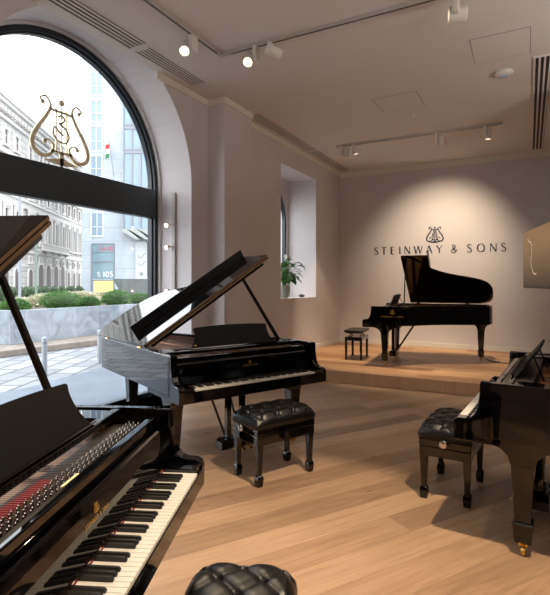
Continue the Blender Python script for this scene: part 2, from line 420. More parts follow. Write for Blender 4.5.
# big arched window
def arch_path(yc, zc, R, zb, n=48):
    return [(yc-R, zb)] + [(yc-R*cos(pi*k/n), zc+R*sin(pi*k/n)) for k in range(n+1)] + [(yc+R, zb)]
def arch_bar(bm, x0, x1, yc, zc, Ro, Ri, zb):
    o = arch_path(yc, zc, Ro, zb); i = arch_path(yc, zc, Ri, zb)
    v = [[bm.verts.new((x, p[0], p[1])) for p in pp] for x in (x0, x1) for pp in (o, i)]
    o0, i0, o1, i1 = v
    for k in range(len(o)-1):
        bm.faces.new((o0[k], o0[k+1], i0[k+1], i0[k])); bm.faces.new((o1[k], i1[k], i1[k+1], o1[k+1]))
        bm.faces.new((o0[k], o1[k], o1[k+1], o0[k+1])); bm.faces.new((i0[k], i0[k+1], i1[k+1], i1[k]))
    for e in (0, -1): bm.faces.new((o0[e], i0[e], i1[e], o1[e]))
def big_window(n, yc):
    bm = BM(); arch_bar(bm, -4.64, -4.56, yc, ZC, 1.445, 1.385, .0)
    arch_bar(bm, -4.67, -4.6, yc, ZC, 1.42, 1.365, .0)
    box(bm, -4.64, -4.56, yc-1.4, yc+1.4, 0, .07)
    w = struct('window_%d' % n, bm, FRAME)
    bm = BM(); arch_bar(bm, -4.60, -4.52, yc, ZC, 1.4749, 1.44, 0)
    obj('casing', bm, CASING, w, smooth=False)
    obj('transom_panel', boxb(-4.65, -4.545, yc-1.38, yc+1.38, 2.445, 2.828), TRANS, w)
    bm = BM(); p = arch_path(yc, ZC, 1.37, .07); prism(bm, p, 'x', -4.632, -4.624)
    obj('pane', bm, GLASS, w)
    return w
big_window(1, YC); big_window(2, YC2)
# small window
bm = BM(); arch_bar(bm, XQ-.09, XQ-.02, wyc, wzc, wr-.001, wr-.05, WZ0+.02); box(bm, XQ-.09, XQ-.02, wyc-wr, wyc+wr, WZ0+.02, WZ0+.07)
w3 = struct('window_3', bm, FRAME)
bm = BM(); prism(bm, arch_path(wyc, wzc, wr-.05, WZ0+.07), 'x', XQ-.06, XQ-.054); obj('pane', bm, GLASS, w3)

# lyre emblem standing on the transom: plane x = -4.58, picture-right is +Y
Mw = Matrix(((0, 0, 1, -4.60), (1, 0, 0, 3.60), (0, 1, 0, 2.80), (0, 0, 0, 1)))
bm = BM(); lyre_bm(bm, Mw, .97, .02, 1.35)
e = obj('window_lyre_emblem', bm, GOLD); tag(e, 'large gilded lyre emblem standing on the dark transom of the arched window', 'emblem')
bm = BM(); box(bm, -4.605, -4.58, 3.585, 3.615, 2.828, 2.87); obj('post', bm, STEEL, e)

# ceiling diffusers
def diffuser(label, x0, x1, y0, y1, nsl, grp='slot diffusers in the ceiling'):
    t = thing('slot_diffuser', label, 'ceiling vent', ((x0+x1)/2, (y0+y1)/2, H), 0, grp)
    hx, hy = (x1-x0)/2, (y1-y0)/2
    obj('backing', boxb(-hx, hx, -hy, hy, -.004, .0), SLOT, t)
    bm = BM(); wv = 2*hx/(nsl*2+1)
    for k in range(nsl+1):
        a = -hx+2*k*wv; box(bm, a, a+wv*.8, -hy, hy, -.012, -.004)
    box(bm, -hx, hx, -hy-.015, -hy, -.012, 0); box(bm, -hx, hx, hy, hy+.015, -.012, 0)
    obj('frame', bm, CEIL, t)
diffuser('long slot vent over the big arched window, cut off by the top edge', -3.86, -3.62, 1.2, 3.88, 4)
diffuser('short slot vent nearest the pilaster, just past the arched window', -3.86, -3.66, 3.97, 4.99, 4)
diffuser('slot vent over the small window recess, nearer the pilaster', -3.80, -3.61, 6.3, 8.5, 4)
diffuser('slot vent in the far left corner of the ceiling by the back wall', -3.80, -3.61, 8.58, 10.4, 4)
diffuser('slot vent with three dark lines at the right side of the ceiling', .05, .24, 6.2, 10.45, 3)

# ceiling hatches, smoke detector, sprinkler
def hatch(label, x0, x1, y0, y1):
    bm = BM(); g = .007
    for a in ((x0, x1, y0, y0+g), (x0, x1, y1-g, y1), (x0, x0+g, y0, y1), (x1-g, x1, y0, y1)): box(bm, *a, H-.002, H)
    tag(obj('ceiling_hatch', bm, HATCHL), label, 'access panel', 'flush hatches in the ceiling')
    obj('panel', boxb(x0+g, x1-g, y0+g, y1-g, H-.003, H), CEIL, C.objects[-1])
hatch('flush ceiling hatch beside the round smoke detector', -.555, .022, 5.43, 6.06)
hatch('flush ceiling hatch in the middle of the ceiling, farther from the camera', -1.93, -1.32, 6.54, 7.12)
sd = thing('smoke_detector', 'round white smoke detector on the ceiling', 'smoke detector', (-.265, 6.45, H))
bm = BM(); lathe(bm, [(.105, 0), (.11, -.015), (.10, -.035), (.06, -.05)]); obj('housing', bm, FIXT, sd, smooth=True)
bm = BM(); lathe(bm, [(.05, -.049), (.045, -.058), (.02, -.06)]); obj('sensor', bm, mat('detector_grey', (170, 180, 205), .4), sd, smooth=True)
sp = BM(); lathe(sp, [(.04, .004), (.04, -.006), (.015, -.012), (.012, -.03)]); tag(obj('sprinkler', sp, FIXT, loc=(-1.56, 7.45, H)), 'tiny ceiling sprinkler beyond the middle hatch', 'sprinkler')

# ------------------------------------------------------------------ tracks and spotlights
def rail(label, x0, x1, y0, y1, z=H):
    o = obj('track_rail', boxb(x0, x1, y0, y1, z-.035, z), FIXG); tag(o, label, 'light track', 'ceiling light tracks'); 
    bm = BM()
    if x1-x0 > y1-y0: box(bm, x0+.1, x1-.05, (y0+y1)/2-.006, (y0+y1)/2+.006, z-.037, z-.0345)
    else: box(bm, (x0+x1)/2-.006, (x0+x1)/2+.006, y0+.05, y1-.1, z-.037, z-.0345)
    obj('slot', bm, SLOT, o)
r1 = rail('L-shaped light track running in from the top left and turning right', -3.055, -3.015, .2, 4.475)
bm = BM(); box(bm, -3.015, .9, 4.432, 4.472, H-.035, H); o = obj('track_rail', bm, FIXG); tag(o, 'light track crossing the ceiling above the middle, from the corner joint', 'light track', 'ceiling light tracks')
obj('slot', boxb(-2.9, .8, 4.446, 4.458, H-.037, H-.0345), SLOT, o)
rail('far light track close to the back wall', -3.17, -.36, 8.43, 8.47)
rail('light track above the camera out of frame', -2.5, 2.2, 1.98, 2.02)

def spot(label, base, aim, lens=LENS, power=0, size=60, blend=.5, col=(1, .80, .56), rad=.055, body=1.0, grp='track spotlights'):
    """adapter box under the track at base, head turned towards aim"""
    t = thing('spotlight', label, 'spotlight', base, 0, grp)
    box_bm = boxb(-.022, .022, -.05, .05, -.20, -.035); obj('adapter', box_bm, FIXT, t, bevel=.004)
    d = (Vector(aim)-Vector(base)-Vector((0, 0, -.17))).normalized()
    q = d.to_track_quat('-Z', 'Y').to_matrix().to_4x4()
    side = Vector((d.y, -d.x, 0)); side = side.normalized() if side.length > .01 else Vector((1, 0, 0))
    hc = Vector((0, 0, -.17)) + side*.085*body
    M = Matrix.Translation(hc) @ q
    bm = BM(); lathe(bm, [(rad*.9, .10), (rad, .09), (rad, -.055), (rad*.9, -.055), (rad*.88, -.04)], 24, M); obj('lamp_head', bm, FIXT, t, smooth=False)
    bm = BM(); lathe(bm, [(rad*.68, -.043), (rad*.68, -.049)], 20, M); obj('lens', bm, lens, t)
    bm = BM(); tube(bm, [Vector((0, 0, -.17)), hc], .014, 8); obj('pivot', bm, FIXT, t)
    if power:
        l = bpy.data.lights.new('bulb', 'SPOT'); l.energy = power; l.spot_size = radians(size); l.spot_blend = blend; l.color = col; l.shadow_soft_size = .04
        lo = bpy.data.objects.new('bulb', l); C.objects.link(lo); lo.parent = t
        lo.matrix_local = Matrix.Translation(hc + d*.075) @ q
    return t
spot('lit spotlight on the left leg of the light track', (-3.035, 3.95, H), (-1.6, 1.5, 1.0), power=110, size=55)
spot('lit spotlight just right of the track corner', (-2.58, 4.452, H), (-1.7, 1.2, .8), power=110, size=55)
spot('white spotlight turned away, right beside the lit one near the track corner', (-2.40, 4.452, H), (-.6, 7.6, 3.2), lens=LENSOFF)
spot('white spotlight at the top edge of the picture', (-.56, 4.452, H), (-3.9, 3.6, 3.9), lens=LENSOFF, rad=.07)
spot('leftmost spotlight on the far track, tilted down to the left', (-3.07, 8.45, H), (-3.4, 9.3, .2), lens=LENSOFF, power=120, size=50)
spot('second spotlight from the left on the far track', (-2.83, 8.45, H), (-2.3, 8.9, .2), lens=LENSOFF, power=330, size=62, blend=.5)
spot('third spotlight from the left on the far track', (-1.38, 8.45, H), (-1.72, 10.6, 2.15), lens=LENSOFF, power=240, size=78, blend=1.0)
spot('rightmost spotlight on the far track', (-.62, 8.45, H), (-.9, 8.6, .2), lens=LENSOFF, power=260, size=70, blend=.8)
spot('spotlight on the near track over the right piano', (.35, 2.0, H), (-.95, 1.9, 0), power=560, size=56, blend=.3)
spot('spotlight on the near track over the left bench', (-1.2, 2.0, H), (-.9, 2.6, 0), power=60, size=70, blend=.6)

# added uplights, out of view, that bounce ambient fill off the ceiling
def uplight(label, x, y, nx, ny, z=2.5, power=150):
    t = thing('fill_uplight', label, 'fill light', (x, y, z), atan2_(ny, nx), 'added fill uplights out of view')
    obj('bowl', boxb(0.01, .16, -.25, .25, -.1, 0), FIXT, t, bevel=.01)
    obj('bracket', boxb(-.0, .02, -.05, .05, -.12, .02), FIXT, t)
    l = bpy.data.lights.new('bulb', 'AREA'); l.shape = 'RECTANGLE'; l.size = .12; l.size_y = .45; l.energy = power; l.color = (1, .94, .87)
    lo = bpy.data.objects.new('bulb', l); C.objects.link(lo); lo.parent = t; lo.location = (.09, 0, .012); lo.rotation_euler = (pi, 0, 0)
atan2_ = math.atan2
for i, (x, y, nx, ny, p) in enumerate(((XR, -1.5, -1, 0, 80), (XR, 1.6, -1, 0, 80), (XR, 4.6, -1, 0, 95), (-.0, YN, 0, 1, 70))):
    uplight(('added fill uplight near the back corner on the right wall', 'added fill uplight beside the right piano', 'added fill uplight close to the pier', 'added fill uplight in the middle of the wall behind the camera', '')[i], x, y, nx, ny, power=p)

# vertical track on the arch reveal with three small lamps
vt = obj('reveal_track', boxb(-4.31, -4.26, 5.13, 5.165, 1.2, 2.79), FIXG); tag(vt, 'slim vertical light track on the white window reveal', 'light track')
for z, lb in ((2.35, 'top'), (2.05, 'middle'), (1.46, 'bottom')):
    t = thing('reveal_lamp', '%s small round lamp on the vertical track beside the window' % lb, 'spotlight', (-4.285, 5.13, z), 0, 'small lamps on the window reveal')
    q = Vector((.1, -1, -.35)).normalized().to_track_quat('-Z', 'Y').to_matrix().to_4x4()
    M = Matrix.Translation((-.04, -.07, -.01)) @ q
    bm = BM(); lathe(bm, [(.022, .03), (.03, .02), (.03, -.03), (.026, -.03), (.026, -.02)], 16, M); obj('lamp_head', bm, FIXT, t)
    bm = BM(); lathe(bm, [(.025, -.02), (.02, -.028)], 16, M); obj('lens', bm, LENS, t)
    bm = BM(); tube(bm, [(0, .0, 0), (-.02, -.04, 0), (-.04, -.06, 0)], .008, 8); obj('arm', bm, FIXT, t)

# ------------------------------------------------------------------ back wall lettering and logo
sg = thing('wall_lettering', 'spaced navy capitals STEINWAY & SONS on the back wall', 'sign', (-1.74, YB, 2.19))
xs = [-3.035, -2.858, -2.668, -2.505, -2.345, -2.112, -1.885, -1.672, -1.375, -1.082, -0.86, -0.63, -0.442]
for ch, x in zip('STEINWAY&SONS', xs):
    h = .165
    M = Matrix(((1, 0, 0, x-GL[ch][1]*h/2+1.74), (0, 0, -1, 0), (0, 1, 0, 0), (0, 0, 0, 1)))
    obj('letter', put_letter(ch, M, h, .012), NAVY, sg)
bm = BM(); M = Matrix(((1, 0, 0, -1.765), (0, 0, -1, YB), (0, 1, 0, 2.385), (0, 0, 0, 1))); lyre_bm(bm, M, .46, .012, 1.5)
tag(obj('wall_lyre_logo', bm, NAVY), 'small navy lyre logo above the lettering on the back wall', 'emblem')

# ------------------------------------------------------------------ wall screen
tv = thing('wall_screen', 'angled flat screen with a beige picture at the right edge of the picture', 'screen', (-.07, 8.1, 1.48), math.atan2(-.975, .222))
# local x runs along the screen towards the camera, local -y... picture faces local -y rotated to -X
W_, H_ = 1.5, .835
obj('housing', boxb(0, W_, .005, .05, 0, H_), BLACKM, tv, bevel=.003)
sm = bpy.data.materials.new('screen_picture'); sm.use_nodes = True
nt = sm.node_tree; b = nt.nodes['Principled BSDF']; b.inputs['Roughness'].default_value = .6; b.inputs['Specular IOR Level'].default_value = .1
tcn = nt.nodes.new('ShaderNodeTexCoord'); sp_ = nt.nodes.new('ShaderNodeSeparateXYZ'); nt.links.new(tcn.outputs['Object'], sp_.inputs[0])
rr = nt.nodes.new('ShaderNodeValToRGB'); rr.color_ramp.elements[0].position = 0; rr.color_ramp.elements[0].color = lin((72, 62, 54)); rr.color_ramp.elements[1].position = .6; rr.color_ramp.elements[1].color = lin((156, 120, 84))
nt.links.new(sp_.outputs['Z'], rr.inputs[0]); b.inputs['Base Color'].default_value = (.02, .02, .02, 1)
nt.links.new(rr.outputs[0], b.inputs['Emission Color']); b.inputs['Emission Strength'].default_value = .5
obj('display', boxb(.012, W_-.012, .0, .006, .012, H_-.012), sm, tv)
bm = BM(); M = Matrix(((1, 0, 0, .12), (0, 0, -1, 0), (0, 1, 0, .1), (0, 0, 0, 1)))
ribbon(bm, [(x, y, .022) for x, y in cr([(.16,.62),(.2,.57),(.3,.55),(.38,.48),(.36,.36),(.33,.26),(.4,.16),(.5,.1),(.62,.1)], 8)], M, .001)
obj('pictured_curl', bm, mat('screen_curl', (160, 150, 140), .5, emit=(158, 142, 124), es=.55), tv)
bm = BM(); tube(bm, [(W_*.5, .05, .42), (W_*.5+.1, .35, .42), (W_*.55, .9, .42)], .03, 8); obj('mount_arm', bm, BLACKM, tv)

# ------------------------------------------------------------------ grand piano
def tail_outline():
    LN = 2.11
    pts = cr([(-.75,.147),(-.75,.7),(-.75,1.3),(-.75,1.82),(-.735,1.95),(-.67,2.06),(-.55,2.105),(-.4,2.11),(-.22,2.09),(-.07,2.02),(.03,1.9),(.09,1.76),(.14,1.6),(.2,1.42),(.29,1.22),(.41,1.05),(.56,.91),(.67,.80),(.73,.68),(.75,.55),(.75,.35),(.75,.147)], 5)
    return pts
OUT = [(p[0], p[1] if p[1] < 1.2 else 1.2+(p[1]-1.2)*.92) for p in tail_outline()]
def offset(pts, d):
    o = []
    n = len(pts)
    for i, p in enumerate(pts):
        a = pts[max(i-1, 0)]; b = pts[min(i+1, n-1)]
        dx, dy = b[0]-a[0], b[1]-a[1]; l = math.hypot(dx, dy) or 1
        # outline runs clockwise seen from above (spine -> tail -> treble): inside is on the right of travel
        o.append((p[0]+dy/l*d, p[1]-dx/l*d))
    return o
def ring(bm, o, i, z0, z1):
    v = [[bm.verts.new((p[0], p[1], z)) for p in pp] for z in (z0, z1) for pp in (o, i)]
    o0, i0, o1, i1 = v
    for k in range(len(o)-1):
        bm.faces.new((o0[k], i0[k], i0[k+1], o0[k+1])); bm.faces.new((o1[k], o1[k+1], i1[k+1], i1[k]))
        bm.faces.new((o0[k], o0[k+1], o1[k+1], o1[k])); bm.faces.new((i0[k], i1[k], i1[k+1], i0[k+1]))
    for e in (0, -1): bm.faces.new((o0[e], o1[e], i1[e], i0[e]))
def clip_from(pts, v0):
    """the closed outline behind v = v0"""
    r = [p for p in pts if p[1] > v0]
    return [(pts[0][0], v0)] + r + [(pts[-1][0], v0)]

WHITE_N = 52
def make_piano():
    root = thing('grand_piano', 'proto', 'piano')
    # rim
    bm = BM(); ring(bm, OUT, offset(OUT, .042), .665, .984)
    arm = [(0,.632),(-.002,.725),(.006,.75),(.03,.762),(.07,.764),(.092,.772),(.112,.79),(.127,.82),(.136,.855),(.143,.90),(.147,.984),(.21,.984),(.21,.632)]
    for s in (-1, 1):
        a, b = sorted((s*.75, s*.695)); prism(bm, arm, 'x', a, b)
    obj('case', bm, BLACK, root, bevel=.006, seg=3)
    bm = BM(); OC = clip_from(OUT, .45); i1 = offset(OC, .0425); i2 = offset(OC, .062); ring(bm, i1, i2, .70, .955); obj('inner_rim', bm, MAPLE, root)
    bm = BM(); prism(bm, offset(OUT, .03), 'z', .70, .715); obj('soundboard', bm, SOUNDB, root)
    # keybed, key slip, key blocks
    bm = BM(); box(bm, -.745, .745, .012, .62, .629, .672); box(bm, -.70, .70, -.004, .016, .645, .722)
    obj('keybed', bm, BLACK, root, bevel=.003)
    for s in (-1, 1):
        a, b = sorted((s*.618, s*.694)); o = obj('key_block', boxb(a, b, .006, .155, .672, .748), BLACK, root, bevel=.004)
    # keyboard
    kb = obj('keyboard', boxb(-.617, .617, .018, .2, .672, .712), BLACKM, root)
    kw = 1.2255/WHITE_N
    wk = boxb(-kw/2+.0006, kw/2-.0006, 0, .16, 0, .022)
    w0 = obj('white_key', wk, IVORY, kb, bevel=.0012, seg=1); w0.location = (-.61275+kw/2, 0, .713)
    bk = BM(); prism(bk, [(.05,0),(.05,.007),(.058,.0125),(.16,.0125),(.16,0)], 'x', -.0052, .0052)
    b0 = obj('black_key', bk, EBONY, kb, bevel=.001, seg=1); first = True
    for i in range(WHITE_N):
        if i:
            c = w0.copy(); C.objects.link(c); c.parent = kb; c.location = (-.61275+kw*(i+.5), 0, .713)
        nm = (i+5) % 7            # 0=C .. with key 0 an A
        if i < WHITE_N-1 and nm in (0, 1, 3, 4, 5):
            if first: c = b0; first = False
            else: c = b0.copy(); C.objects.link(c); c.parent = kb
            c.location = (-.61275+kw*(i+1), 0, .735)
    o = obj('felt_strip', boxb(-.617, .617, .148, .152, .735, .7395), FELTR, kb)
    # fallboard
    bm = BM(); prism(bm, [(.152,.752),(.158,.80),(.168,.88),(.172,.905),(.18,.915),(.192,.912),(.196,.90),(.196,.752)], 'x', -.694, .694)
    obj('fallboard', bm, BLACK, root, bevel=.003)
    # small gilt maker lettering on the fallboard
    Mf = Matrix.Translation((0, .1605, .835)) @ Matrix.Rotation(radians(83), 4, 'X')
    bm = BM(); put_text(bm, 'STEINWAY & SONS', Mf, .012, .001, .25); lyre_bm(bm, Mf @ Matrix.Translation((0, .017, 0)), .04, .001, 1.6)
    obj('fallboard_lettering', bm, GILT, root)
    # front rail and pin block
    bm = BM(); box(bm, -.706, .706, .2, .236, .70, .958); obj('stretcher', bm, BLACK, root, bevel=.005)
    obj('pin_block', boxb(-.686, .686, .237, .40, .80, .915), mat('pin_block_dark', (20, 15, 12), .5), root) if 'pin_block_dark' not in bpy.data.materials else None
    bm = BM()
    for k in range(76):
        u = -.62+1.24*k/75
        for j in range(3):
            vv = .258+.022*j+(.006 if k % 2 else 0)
            lathe(bm, [(.0034, .914), (.0034, .945), (.002, .947)], 6, Matrix.Translation((u+j*.004, vv, 0)))
    o = obj('tuning_pins', bm, CHROME, root); o['kind'] = 'stuff'
    obj('serial_plate', boxb(-.05, .05, .242, .252, .915, .95), mat('cream_label', (205, 190, 150), .5), root) if 'cream_label' not in bpy.data.materials else None
    obj('string_felt', boxb(-.62, .05, .335, .372, .9155, .926), FELTR, root)
    # cast plate with strings
    pl = [p for p in offset(OUT, .07)]; pl = clip_from(pl, .40)
    bm = BM(); prism(bm, pl, 'z', .868, .88)
    for u0, u1 in ((-.45, -.38), (-.1, -.16), (.2, .02), (.45, .3)):
        tube(bm, [(u0, .42, .905), (u1, 1.15 if u0 > 0 else 1.8, .895)], .013, 6)
    obj('plate', bm, GOLDP, root)
    bm = BM()
    def vmax(u):
        c = [p[1] for p in OUT if abs(p[0]-u) < .09 and p[1] > .5]; return max(c) if c else .8
    for k in range(90):
        u = -.60+1.2*k/89; ve = min(vmax(u), 2.0)-.12
        if ve < .55: ve = .55
        us = u - (.12 if u < -.1 else .02)*0
        vs = [bm.verts.new((x, y, .9285)) for x, y in ((u-.0011, .3), (u+.0011, .3), (us+.0011, ve), (us-.0011, ve))]
        bm.faces.new(vs); 
    o = obj('strings', bm, STRING, root); o['kind'] = 'stuff'
    bm = BM()
    for k in range(60):
        u = -.60+1.0*k/59; box(bm, u-.006, u+.006, .66, .70, .934, .955)
    o = obj('dampers', bm, BLACKM, root); o['kind'] = 'stuff'
    # music desk shelf and desk
    bm = BM(); box(bm, -.70, .70, .375, .415, .952, .982); box(bm, -.70, -.56, .415, .62, .958, .976); box(bm, .56, .70, .415, .62, .958, .976)
    obj('desk_shelf', bm, BLACK, root, bevel=.005)
    prof = cr([(-.46,0),(-.425,.035),(-.395,.09),(-.385,.15),(-.395,.185)], 5) + cr([(-.38,.193),(-.2,.203),(0,.207),(.2,.203),(.38,.193)], 5) + cr([(.395,.185),(.385,.15),(.395,.09),(.425,.035),(.46,0)], 5)
    Md = Matrix.Translation((0, .395, .983)) @ Matrix.Rotation(radians(-22), 4, 'X')
    bm = BM(); prism(bm, prof, 'y', 0, .014, Md)
    dk = obj('music_desk', bm, DESKM, root, bevel=.003)
    bm = BM(); box(bm, -.46, .46, -.02, 0, 0, .008, Md); obj('desk_lip', bm, BLACK, dk)
    for s in (-1, 1):
        bm = BM(); tube(bm, [Md @ Vector((s*.25, .015, .14)), Vector((s*.25, .56, .975))], .006, 6); obj('desk_strut', bm, BLACKM, dk)
    bm = BM(); lathe(bm, [(.002, 0), (.012, .002), (.012, .006), (.004, .01)], 14, Md @ Matrix.Translation((-.40, 0, .03)) @ Matrix.Rotation(radians(90), 4, 'X')); obj('knob', bm, BRASS, dk, smooth=True)
    # lid
    TH = .560; VF = .605
    Ml = Matrix.Translation((-.762, 0, .992)) @ Matrix.Rotation(-TH, 4, 'Y') @ Matrix.Translation((.762, 0, 0))
    lo = offset(OUT, -.012); lp = clip_from(lo, VF)
    bm = BM(); prism(bm, lp, 'z', 0, .019, Ml)
    lid = obj('lid', bm, BLACK, root, bevel=.004)
    bm = BM(); box(bm, -.75, .755, VF-.0035, VF, .002, .017, Ml); box(bm, -.75, .755, VF-.0035, VF, .026, .040, Ml); obj('bare_wood_edge', bm, EDGEW, lid)
    bm = BM(); box(bm, -.70, .68, VF+.004, VF+.05, -.026, 0, Ml); obj('lid_batten', bm, BLACK, lid, bevel=.004)
    bm = BM(); box(bm, -.762, .762, VF, 1.045, .023, .043, Ml); fl = obj('front_flap', bm, BLACK, root, bevel=.004)
    bm = BM(); box(bm, -.665, .762, 1.025, 1.047, .043, .125, Ml); obj('flap_lip', bm, BLACKM, fl, bevel=.004)
    for v in (.75, 1.62):
        bm = BM(); tube(bm, [(-.766, v-.035, .992), (-.766, v+.035, .992)], .007, 8); box(bm, -.76, -.735, v-.03, v+.03, .984, .989); obj('hinge', bm, BRASS, lid)
    top = Ml @ Vector((.40, .635, -.012)); base = Vector((.712, .685, .965))
    ax = (top-base); ln = ax.length; q = ax.to_track_quat('Z', 'Y').to_matrix().to_4x4()
    bm = BM(); taper(bm, 0, 0, [(0, .011, .017), (ln, .009, .014)], Matrix.Translation(base) @ q)
    pr_ = obj('lid_prop', bm, BLACKM, root, bevel=.003)
    bm = BM(); box(bm, .695, .73, .66, .71, .95, .968); obj('prop_socket', bm, BRASS, pr_)
    # legs
    for lx, ly, top_z in ((-.63, .36, .63), (.63, .36, .63), (-.42, 1.85, .666)):
        bm = BM()
        prism(bm, [(-.17,top_z),(-.165,top_z-.012),(-.11,top_z-.03),(-.075,top_z-.065),(-.062,top_z-.11),(.062,top_z-.11),(.075,top_z-.065),(.11,top_z-.03),(.165,top_z-.012),(.17,top_z)], 'x', -.062, .062)
        taper(bm, 0, 0, [(.195, .042, .042), (top_z-.108, .06, .06)])
        lg = obj('leg', bm, BLACK, root, bevel=.004, loc=(lx, ly, 0))
        bm = BM(); taper(bm, 0, 0, [(.075, .042, .042), (.085, .045, .045), (.185, .053, .053), (.196, .046, .046)]); obj('spade_foot', bm, BLACK, lg, bevel=.005)
        bm = BM(); taper(bm, 0, 0, [(.052, .02, .02), (.076, .03, .03)])
        lathe(bm, [(.004, -.011), (.026, -.011), (.029, 0), (.026, .011), (.004, .011)], 18, Matrix.Translation((.012, 0, .029)) @ Matrix.Rotation(radians(90), 4, 'X'))
        obj('caster', bm, BRASS, lg)
    # pedal lyre
    bm = BM()
    for s in (-1, 1): box(bm, s*.075-.022, s*.075+.022, .38, .43, .17, .63)
    box(bm, -.15, .15, .37, .44, .60, .63)
    ly = obj('pedal_lyre', bm, BLACK, root, bevel=.004)
    bm = BM(); prism(bm, [(-.17,.075),(-.17,.14),(-.13,.165),(.13,.165),(.17,.14),(.17,.075)], 'y', .35, .47); obj('pedal_box', bm, BLACK, ly, bevel=.005)
    for s in (-1, 0, 1):
        bm = BM(); prism(bm, [(.37,.095),(.37,.106),(.30,.102),(.25,.088),(.235,.078),(.25,.078),(.30,.09)], 'x', s*.075-.014, s*.075+.014); obj('pedal', bm, BRASS, ly, bevel=.002)
    for s in (-1, 1):
        bm = BM(); tube(bm, [(s*.07, .44, .13), (s*.12, .78, .665)], .011, 8); obj('brace', bm, BLACKM, ly)
    return root
piano = make_piano()

def place(root, X, Y, t, z, label):
    root.location = (X, Y, z); root.rotation_euler = (0, 0, t); root['label'] = label; root['group'] = 'black grand pianos'; return root
PA = place(copy_tree(piano), -1.0155, 1.1048, 1.9803, 0, 'nearest black grand piano at lower left, its keyboard close to the camera')
PC = place(copy_tree(piano), -2.5491, 8.6045, -1.4865, ST, 'black grand piano up on the platform under the wall lettering')
PD = place(copy_tree(piano), -.3373, 3.7471, -1.6461, 0, 'black grand piano at the right edge, seen from its side')
PB = place(piano, -1.9926, 3.5138, 1.1336, 0, 'black grand piano in the middle by the arched window, mirroring the street')
# the right piano has its music desk drawn forward over a grey shelf board
for ch in PD.children:
    if ch.name.startswith('desk_shelf'): ch.location.y = -.105
    if ch.name.startswith('music_desk'):
        pv = Vector((0, .395, .983)); ch.matrix_local = Matrix.Translation(pv+Vector((0, -.105, 0))) @ Matrix.Rotation(radians(-16), 4, 'X') @ Matrix.Translation(-pv)
obj('shelf_board', boxb(-.60, .60, .243, .40, .952, .962), mat('grey_shelf', (52, 50, 48), .4), PD)
# gilt side lettering, only on the stage piano
Ms = Matrix(((0, 0, 1, .751), (1, 0, 0, .50), (0, 1, 0, .80), (0, 0, 0, 1)))
bm = BM(); put_text(bm, 'STEINWAY & SONS', Ms, .027, .0012, .3); lyre_bm(bm, Ms @ Matrix.Translation((0, .05, 0)), .10, .0012, 1.8)
o = obj('side_lettering', bm, GILT, PC); o['label'] = 'small gold lettering and lyre on the curved side'

# ------------------------------------------------------------------ benches
def tuft(hx, hy, z0, zt, nx, ny, px, py):
    """buttoned cushion; diamond pattern with pitch px, py"""
    bm = BM(); G = [[None]*(ny+1) for _ in range(nx+1)]
    for i in range(nx+1):
        for j in range(ny+1):
            x = -hx+2*hx*i/nx; y = -hy+2*hy*j/ny
            ex = 1-abs(x)/hx; ey = 1-abs(y)/hy
            a = pi*(x/px+y/py); b = pi*(x/px-y/py)
            ca, cb = abs(cos(a/1)), abs(cos(b/1))
            p = (min(1, ca*1.25)**.45)*(min(1, cb*1.25)**.45)
            pit = math.exp(-((cos(a))**2+(cos(b))**2)*9)
            ed = (min(1, ex*hx/.035)**.5) * (min(1, ey*hy/.035)**.5)
            dome = (1-(x/hx)**4*.25)*(1-(y/hy)**4*.25)
            z = z0 + (zt-z0)*(.60+.40*ed)*dome*1.0 - .012*(1-p)*ed*1.3 - .028*pit*ed
            if ex == 0 or ey == 0: z = z0+(zt-z0)*.60*dome
            G[i][j] = bm.verts.new((x*(1-.035*abs(y/hy)**7), y*(1-.055*abs(x/hx)**7), z))
    for i in range(nx):
        for j in range(ny): bm.faces.new((G[i][j], G[i+1][j], G[i+1][j+1], G[i][j+1]))
    bd = [G[i][0] for i in range(nx+1)] + [G[nx][j] for j in range(1, ny+1)] + [G[i][ny] for i in range(nx-1, -1, -1)] + [G[0][j] for j in range(ny-1, 0, -1)]
    lo = [bm.verts.new((v.co.x*.985, v.co.y*.985, z0)) for v in bd]
    mid = [bm.verts.new((v.co.x*1.012, v.co.y*1.018, z0+(zt-z0)*.30)) for v in bd]
    n = len(bd)
    for k in range(n):
        bm.faces.new((bd[k], bd[(k+1) % n], mid[(k+1) % n], mid[k])); bm.faces.new((mid[k], mid[(k+1) % n], lo[(k+1) % n], lo[k]))
    bm.faces.new(lo)
    return bm
